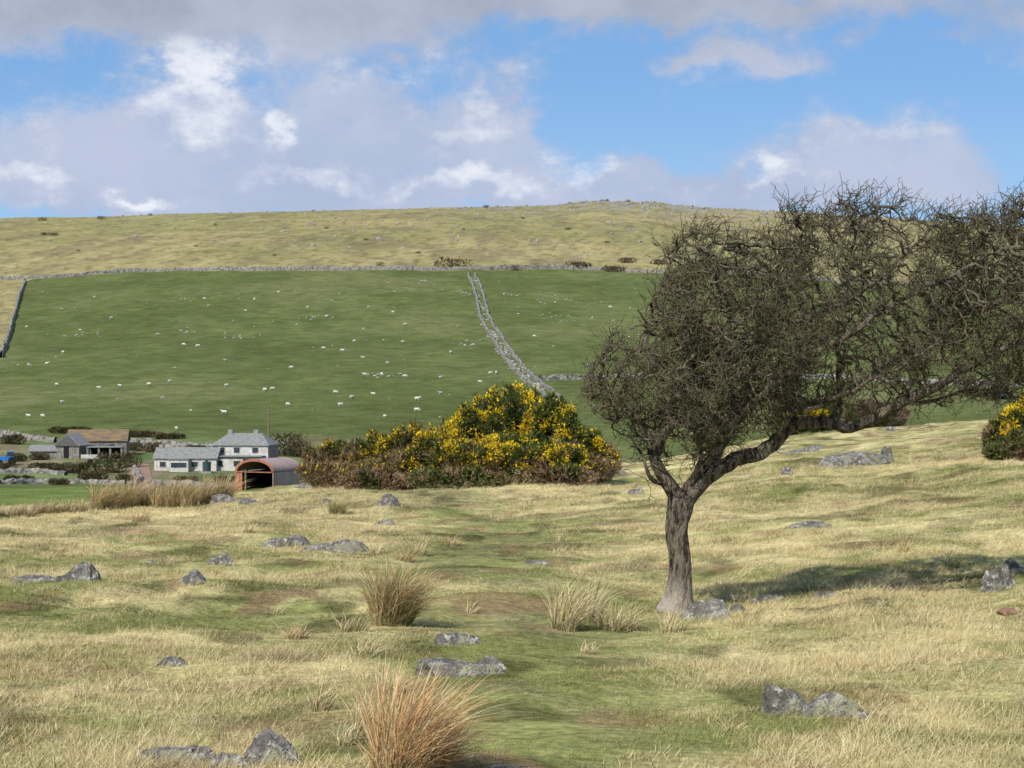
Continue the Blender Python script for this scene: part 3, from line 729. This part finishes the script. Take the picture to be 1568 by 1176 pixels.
def dutch():
    x,y,z=hit(402,752,200)
    e=empty('dutch_barn',(x+.4,y+4,z+.05),-.42)
    Wd=6.2;L=8;He=2.7;n=18;w=Wd/2;rise=1.7
    arc=[(-w*math.cos(math.pi*i/n),He+rise*math.sin(math.pi*i/n)) for i in range(n+1)]
    V=[];
    for yy in(-L/2,L/2): V+=[(a,yy,b) for a,b in arc]
    for yy in(-L/2,L/2): V+=[(a*1.03,yy,b+.1) for a,b in arc]
    m=n+1;Fc=[(i,i+1,m+i+1,m+i) for i in range(n)]+[(2*m+i,3*m+i,3*m+i+1,2*m+i+1) for i in range(n)]+[(i,2*m+i,2*m+i+1,i+1) for i in range(n)]
    part('curved_roof',V,Fc,tin,e)
    V=[(a*1.04,-L/2-.08,b+.13) for a,b in arc]+[(a*.93,-L/2-.08,He+(b-He)*.88-.02) for a,b in arc]
    part('roof_edge',V,[(i,i+1,m+i+1,m+i) for i in range(n)],rust,e)
    box('side_wall_right',(w,0,.6),(.15,L,4.1),tin,e);box('side_wall_left',(-w,0,.6),(.15,L,4.1),rust,e)
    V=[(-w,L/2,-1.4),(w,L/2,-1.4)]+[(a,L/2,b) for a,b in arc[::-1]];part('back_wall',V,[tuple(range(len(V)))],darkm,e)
    box('inner_shade_right',(w-.12,0,.6),(.05,L-.3,4.0),darkm,e);box('inner_shade_left',(-w+.12,0,.6),(.05,L-.3,4.0),darkm,e)  # dark sheets paint the barn's inner shade; back wall, floor and hay likewise
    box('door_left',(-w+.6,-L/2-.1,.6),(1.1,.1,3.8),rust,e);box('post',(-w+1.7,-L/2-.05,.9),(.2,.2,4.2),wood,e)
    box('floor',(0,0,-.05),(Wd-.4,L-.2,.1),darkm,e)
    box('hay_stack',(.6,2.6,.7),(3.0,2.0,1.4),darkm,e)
    box('lintel',(0,-L/2-.02,2.65),(Wd-.3,.12,.14),rust,e)
dutch()
x,y,z=hit(140,702,200)
e=empty('stone_barn',(x,y+6,z+.3),.10)
gablewalls(e,10.5,5,2.8,4.6,stonew);gableroof(e,10.5,5,2.8,4.6,ochre)
box('doorway',(2.6,-2.52,1.1),(1.1,.1,2.0),darkm,e)
e=empty('gabled_outhouse',(x-3.6,y+1.5,z),math.pi/2-.25)
gablewalls(e,4.5,4.6,2.4,4.3,stonew);gableroof(e,4.5,4.6,2.4,4.3,slate)
box('doorway',(-2.27,.2,1.2),(.1,1.0,2.2),darkm,e)
x2,y2,z2=hit(66,702,200)
e=empty('low_outhouse',(x2,y2+2,z2),.05)
gablewalls(e,5,4,1.3,2.2,stonew);gableroof(e,5,4,1.3,2.2,slate)
x2,y2,z2=hit(160,703,200)
e=empty('open_cart_shed',(x2,y2+1.,z2),.08)
box('back_wall',(0,1.6,.8),(6,.2,3),stonew,e);box('roof',(0,0,2.15),(6.4,3.8,.16),slate,e)
for a in(-3,-1,1,3): box('pier_%d'%(a+5),(a,-1.5,.7),(.35,.4,2.8),stonew,e)
box('interior_shade',(0,1.4,.9),(5.6,.15,2.3),darkm,e)  # dark sheet before the back wall, painting the shade under the roof
x2,y2,z2=hit(140,710,200)
e=empty('farm_trailer',(x2,y2-1,z2),.1)
box('bed',(0,0,.9),(3,1.6,.15),wood,e);box('side_board',(0,-.75,1.3),(3,.08,.7),white,e);box('drawbar',(-2,0,.8),(1.4,.12,.12),rust,e)
def cyl(name,c,r,w,mat,par,axis='y',n=20,r2=None):
    r2=r if r2 is None else r2;V=[]
    for k,(o,rr) in enumerate(((-w/2,r),(w/2,r2))):
        for i in range(n):
            a=2*math.pi*i/n
            V.append((c[0]+rr*math.cos(a),c[1]+o,c[2]+rr*math.sin(a)) if axis=='y' else (c[0]+rr*math.cos(a),c[1]+rr*math.sin(a),c[2]+o))
    return part(name,V,[tuple(range(n)),tuple(range(2*n-1,n-1,-1))]+[(i,i+n,(i+1)%n+n,(i+1)%n) for i in range(n)],mat,par)
cyl('wheel_1',(0,-.8,.4),.4,.2,darkm,e);cyl('wheel_2',(0,.8,.4),.4,.2,darkm,e)
x2,y2,z2=hit(318,724,200);e=empty('oil_tank',(x2,y2-1,z2))
tk=simplemat('tank_mat',(.03,.06,.06),(.05,.09,.08));cyl('tank',(0,0,1.1),.7,1.6,tk,e,'z');cyl('tank_lid',(0,0,2.0),.3,.2,tk,e,'z');box('plinth',(0,0,.1),(1.7,1.7,.4),brick,e)
x2,y2,z2=hit(411,700,200);e=empty('telegraph_pole',(x2,y2,z2))
cyl('pole',(0,0,4.5),.2,9.5,wood,e,'z',r2=.15);box('crossarm',(0,0,8.6),(1.2,.12,.12),wood,e)
blue=simplemat('blue_paint_mat',(.03,.16,.5),(.04,.2,.6),2,.4,.5)
def tractor(px,py,sc,dm):
    x,y,z=hit(px,py,dm);e=empty('tractor',(x,y,z),.3);e.scale=(sc,)*3
    box('bonnet',(-1,0,1.25),(1.7,.8,.75),blue,e);box('cab_base',(.5,0,1.2),(1.4,1.1,.9),blue,e);box('cab_glass',(.5,0,2.05),(1.25,1.05,.8),glass,e);box('cab_roof',(.5,0,2.53),(1.5,1.25,.14),blue,e)
    for s_ in(-.75,.75):
        cyl('rear_wheel_%d'%(s_>0),(.8,s_,.8),.8,.4,darkm,e);cyl('front_wheel_%d'%(s_>0),(-1.4,s_,.5),.5,.3,darkm,e)
    box('exhaust',(-.9,.2,2),(.08,.08,.9),darkm,e)
tractor(12,712,.9,200);tractor(1534,612,1.2,300)
def track():
    P=[hit(a,b,200) for a,b in [(212,712),(214,722),(216,735),(222,750),(236,765)]]
    V=[];
    xs=np.interp(np.linspace(0,4,40),range(5),[p[0] for p in P]);ys=np.interp(np.linspace(0,4,40),range(5),[p[1] for p in P])
    for o in np.linspace(-1.8,1.8,7):
        V.append(np.stack([xs+o,ys,height(xs+o,ys)+.12],-1))
    V=np.stack(V,1).reshape(-1,3);i=np.arange(39)[:,None]*7+np.arange(6)[None]
    mkobj('farm_track',mkmesh('farm_track',V,None,np.stack([i,i+1,i+8,i+7],-1).reshape(-1,4),simplemat('red_earth_mat',(.24,.15,.10),(.32,.22,.16),1)))
track()
# ------------------------------------------------------------------ sheep
wool=simplemat('wool_mat',(.55,.52,.44),(.70,.66,.57),9,bump=.03);face=simplemat('sheep_face_mat',(.4,.37,.33),(.5,.47,.42),3)
def sheepmesh(graze):
    Vs=[];Ts=[];M=[];o=0
    def el(c,s,mi,tilt=0,lum=.05):
        nonlocal o
        V=I2[0].copy();V=V*(1+lum*np.sin(V[:,:1]*9+V[:,1:2]*7));V=V*np.array(s)
        ct,st_=math.cos(tilt),math.sin(tilt);V=np.stack([V[:,0]*ct-V[:,2]*st_,V[:,1],V[:,0]*st_+V[:,2]*ct],-1)+np.array(c)
        Vs.append(V);Ts.append(I2[1]+o);M.extend([mi]*len(I2[1]));o+=len(V)
    el((0,0,.62),(.52,.27,.27),0);el((-.3,0,.62),(.25,.26,.27),0);el((.35,0,.66),(.24,.23,.25),0)
    hz=.35 if graze else .95
    el((.58,0,.66+(hz-.66)*.4),(.26,.13,.14),0,math.atan2(hz-.66,.35));el((.8,0,hz),(.17,.08,.09),1,-.6)
    el((.7,.1,hz+.06),(.03,.08,.03),1);el((.7,-.1,hz+.06),(.03,.08,.03),1)
    for lx,ly in((-.33,.13),(-.33,-.13),(.33,.13),(.33,-.13)):
        el((lx,ly,.36),(.075,.07,.2),1);el((lx+(.03 if lx<0 else 0),ly,.14),(.04,.04,.17),1)
    el((-.54,0,.6),(.05,.05,.15),0)
    return mkmesh('sheep_mesh',np.concatenate(Vs),np.concatenate(Ts),None,[wool,face],True,midx=M)
SM=[sheepmesh(True),sheepmesh(False)]
sp=[(559,574),(586,574),(497,533),(523,537),(448,563),(406,598),(418,596),(539,609),(572,604),(345,552),(311,457),(302,530),(281,528),(262,584),(184,591),(86,589),(152,594),(70,557),(66,638),(42,638),(752,572),(761,571),(617,523),(591,638),(640,629),(512,601),(440,620),(390,458),(375,475),(428,447),(172,487),(146,454),(320,468),(543,522),(620,497),(618,577),(674,578),(566,470),(500,484),(640,612),(673,603),(93,616),(345,591),(228,589),(555,548),(600,478),(700,500),(690,540),(123,505),(96,540),(40,500),(455,497),(470,470),(520,450),(820,515),(935,470),(903,560),(270,657),(520,621),(735,585),(345,633)]
for px,py in sp:
    x,y,z=hit(px+random.uniform(-2,2),py+2,400)
    o=mkobj('sheep',SM[random.random()<.3],loc=(x,y,z));o.rotation_euler=(0,0,random.choice([0,math.pi])+random.gauss(0,.7));k=random.uniform(.85,1.2);o.scale=(k,)*3
# ------------------------------------------------------------------ sun + sky
el=math.radians(43)
h=Vector((-.52,-.85)).normalized()
S=Vector((h[0]*math.cos(el),h[1]*math.cos(el),math.sin(el)))
sun=bpy.data.lights.new('sun','SUN');sun.energy=4.6;sun.angle=math.radians(.5);sun.color=(1,.955,.88)
so=bpy.data.objects.new('sun',sun);scene.collection.objects.link(so);so.rotation_euler=(-S).to_track_quat('-Z','Y').to_euler();so.location=(0,0,60)
w=bpy.data.worlds.new('World');scene.world=w;w.use_nodes=True
t=NT(w.node_tree);bg=w.node_tree.nodes['Background'];bg.inputs[1].default_value=.1
sk=t.n('ShaderNodeTexSky',sky_type='NISHITA');sk.sun_disc=False;sk.sun_elevation=el;sk.sun_rotation=math.atan2(S.x,S.y);sk.altitude=300;sk.air_density=1.;sk.dust_density=.3;sk.ozone_density=2.
tc=t.n('ShaderNodeTexCoord').outputs['Generated'];sx=t.n('ShaderNodeSeparateXYZ');t.l(tc,sx.inputs[0])
A=t.m('MULTIPLY',t.m('ARCTAN2',sx.outputs[0],sx.outputs[1]),F/1000);E=t.m('MULTIPLY',t.m('ARCSINE',sx.outputs[2]),F/1000)
cv=t.n('ShaderNodeCombineXYZ');t.l(A,cv.inputs[0]);t.l(t.m('MULTIPLY',E,1.35),cv.inputs[1])
wn=t.n('ShaderNodeTexNoise');wn.inputs['Scale'].default_value=5.5;wn.inputs['Detail'].default_value=5;wn.inputs['Roughness'].default_value=.6;t.l(cv.outputs[0],wn.inputs['Vector'])
ws=t.n('ShaderNodeSeparateColor');t.l(wn.outputs['Color'],ws.inputs[0])
Aw=t.m('ADD',A,t.m('MULTIPLY',t.m('SUBTRACT',ws.outputs[0],.5),.34));Ew=t.m('ADD',E,t.m('MULTIPLY',t.m('SUBTRACT',ws.outputs[1],.5),.20))
def blob(px,py,rx,ry,wt):
    a=(px-784)/1000;e_=(588-py)/1000
    da=t.m('DIVIDE',t.m('SUBTRACT',Aw,a),rx/1000);de=t.m('DIVIDE',t.m('SUBTRACT',Ew,e_),ry/1000)
    q=t.m('ADD',t.m('MULTIPLY',da,da),t.m('MULTIPLY',de,de))
    return t.m('MULTIPLY',t.m('POWER',2.718,t.m('MULTIPLY',q,-1)),wt)
def sumb(L):
    s=None
    for b in L:
        v=blob(*b);s=v if s is None else t.m('ADD',s,v)
    return s
dens=sumb([(300,10,560,62,1.3),(1150,0,500,44,.7),(1120,88,120,26,.75),(290,140,75,70,.9),(560,190,200,90,1.0),(760,190,70,80,.65),(100,240,200,60,.75),(1310,235,150,60,.9),(1010,260,150,40,.7),(500,305,900,34,.75),(1500,70,120,60,.45),(1200,295,500,34,.65),(420,235,200,60,.55)])
fn=t.noise(cv.outputs[0],3.6,6,.62);fn2=t.noise(cv.outputs[0],12,6,.68)
gen=t.m('MULTIPLY',t.ss(E,.62,.9),t.m('MULTIPLY',t.ss(t.noise(tc,2.2,3,.6),.42,.62),1.1))
dd=t.m('ADD',t.m('ADD',dens,gen),t.m('ADD',t.m('MULTIPLY',t.m('SUBTRACT',fn,.5),1.5),t.m('MULTIPLY',t.m('SUBTRACT',fn2,.5),1.1)))
mask=t.ss(dd,.10,.80)
br=sumb([(300,110,60,45,1.2),(280,190,90,30,.6),(720,185,45,40,.6),(720,290,110,16,.9),(215,300,60,14,1.0),(640,110,120,30,.4),(880,255,50,24,.7),(1330,215,100,30,.4),(1560,270,40,40,.8),(1150,265,30,20,.7),(60,280,80,16,.6),(415,180,25,60,.8),(500,270,120,16,.5)])
bb=t.m('ADD',br,t.m('MULTIPLY',t.m('SUBTRACT',fn2,.5),2.0))
wh=t.ss(bb,.05,1.2)
gs_=t.ss(E,.44,.56)
cc=t.mix(gs_,(4.4,5.1,6.9),(3.7,4.1,5.1))
cc=t.mix(t.m('MULTIPLY',t.ss(fn,.35,.65),.4),cc,(6.6,7.0,8.2))
cc=t.mix(t.m('MULTIPLY',wh,t.ss(E,.47,.56,1,.15)),cc,(8.9,9.1,9.7))
skc=t.mix(.6,sk.outputs[0],(1.6,4.1,8.6))
skc=t.mix(t.ss(E,.2,.5,.45,0),skc,(4.2,6.6,9.4))
t.l(t.mix(t.m('MULTIPLY',mask,.93),skc,cc),bg.inputs[0])
try:
    w.cycles.sampling_method='MANUAL';w.cycles.sample_map_resolution=512
except Exception as ex: print(ex)
# ------------------------------------------------------------------ camera
cam=bpy.data.cameras.new('camera');cam.sensor_width=36;cam.lens=18/math.tan(math.radians(15));cam.clip_start=.1;cam.clip_end=9000
co=bpy.data.objects.new('camera',cam);scene.collection.objects.link(co);co.location=(0,0,EZ);co.rotation_euler=(math.pi/2,0,0);scene.camera=co
scene.view_settings.view_transform='Standard';scene.view_settings.look='None';scene.view_settings.exposure=0
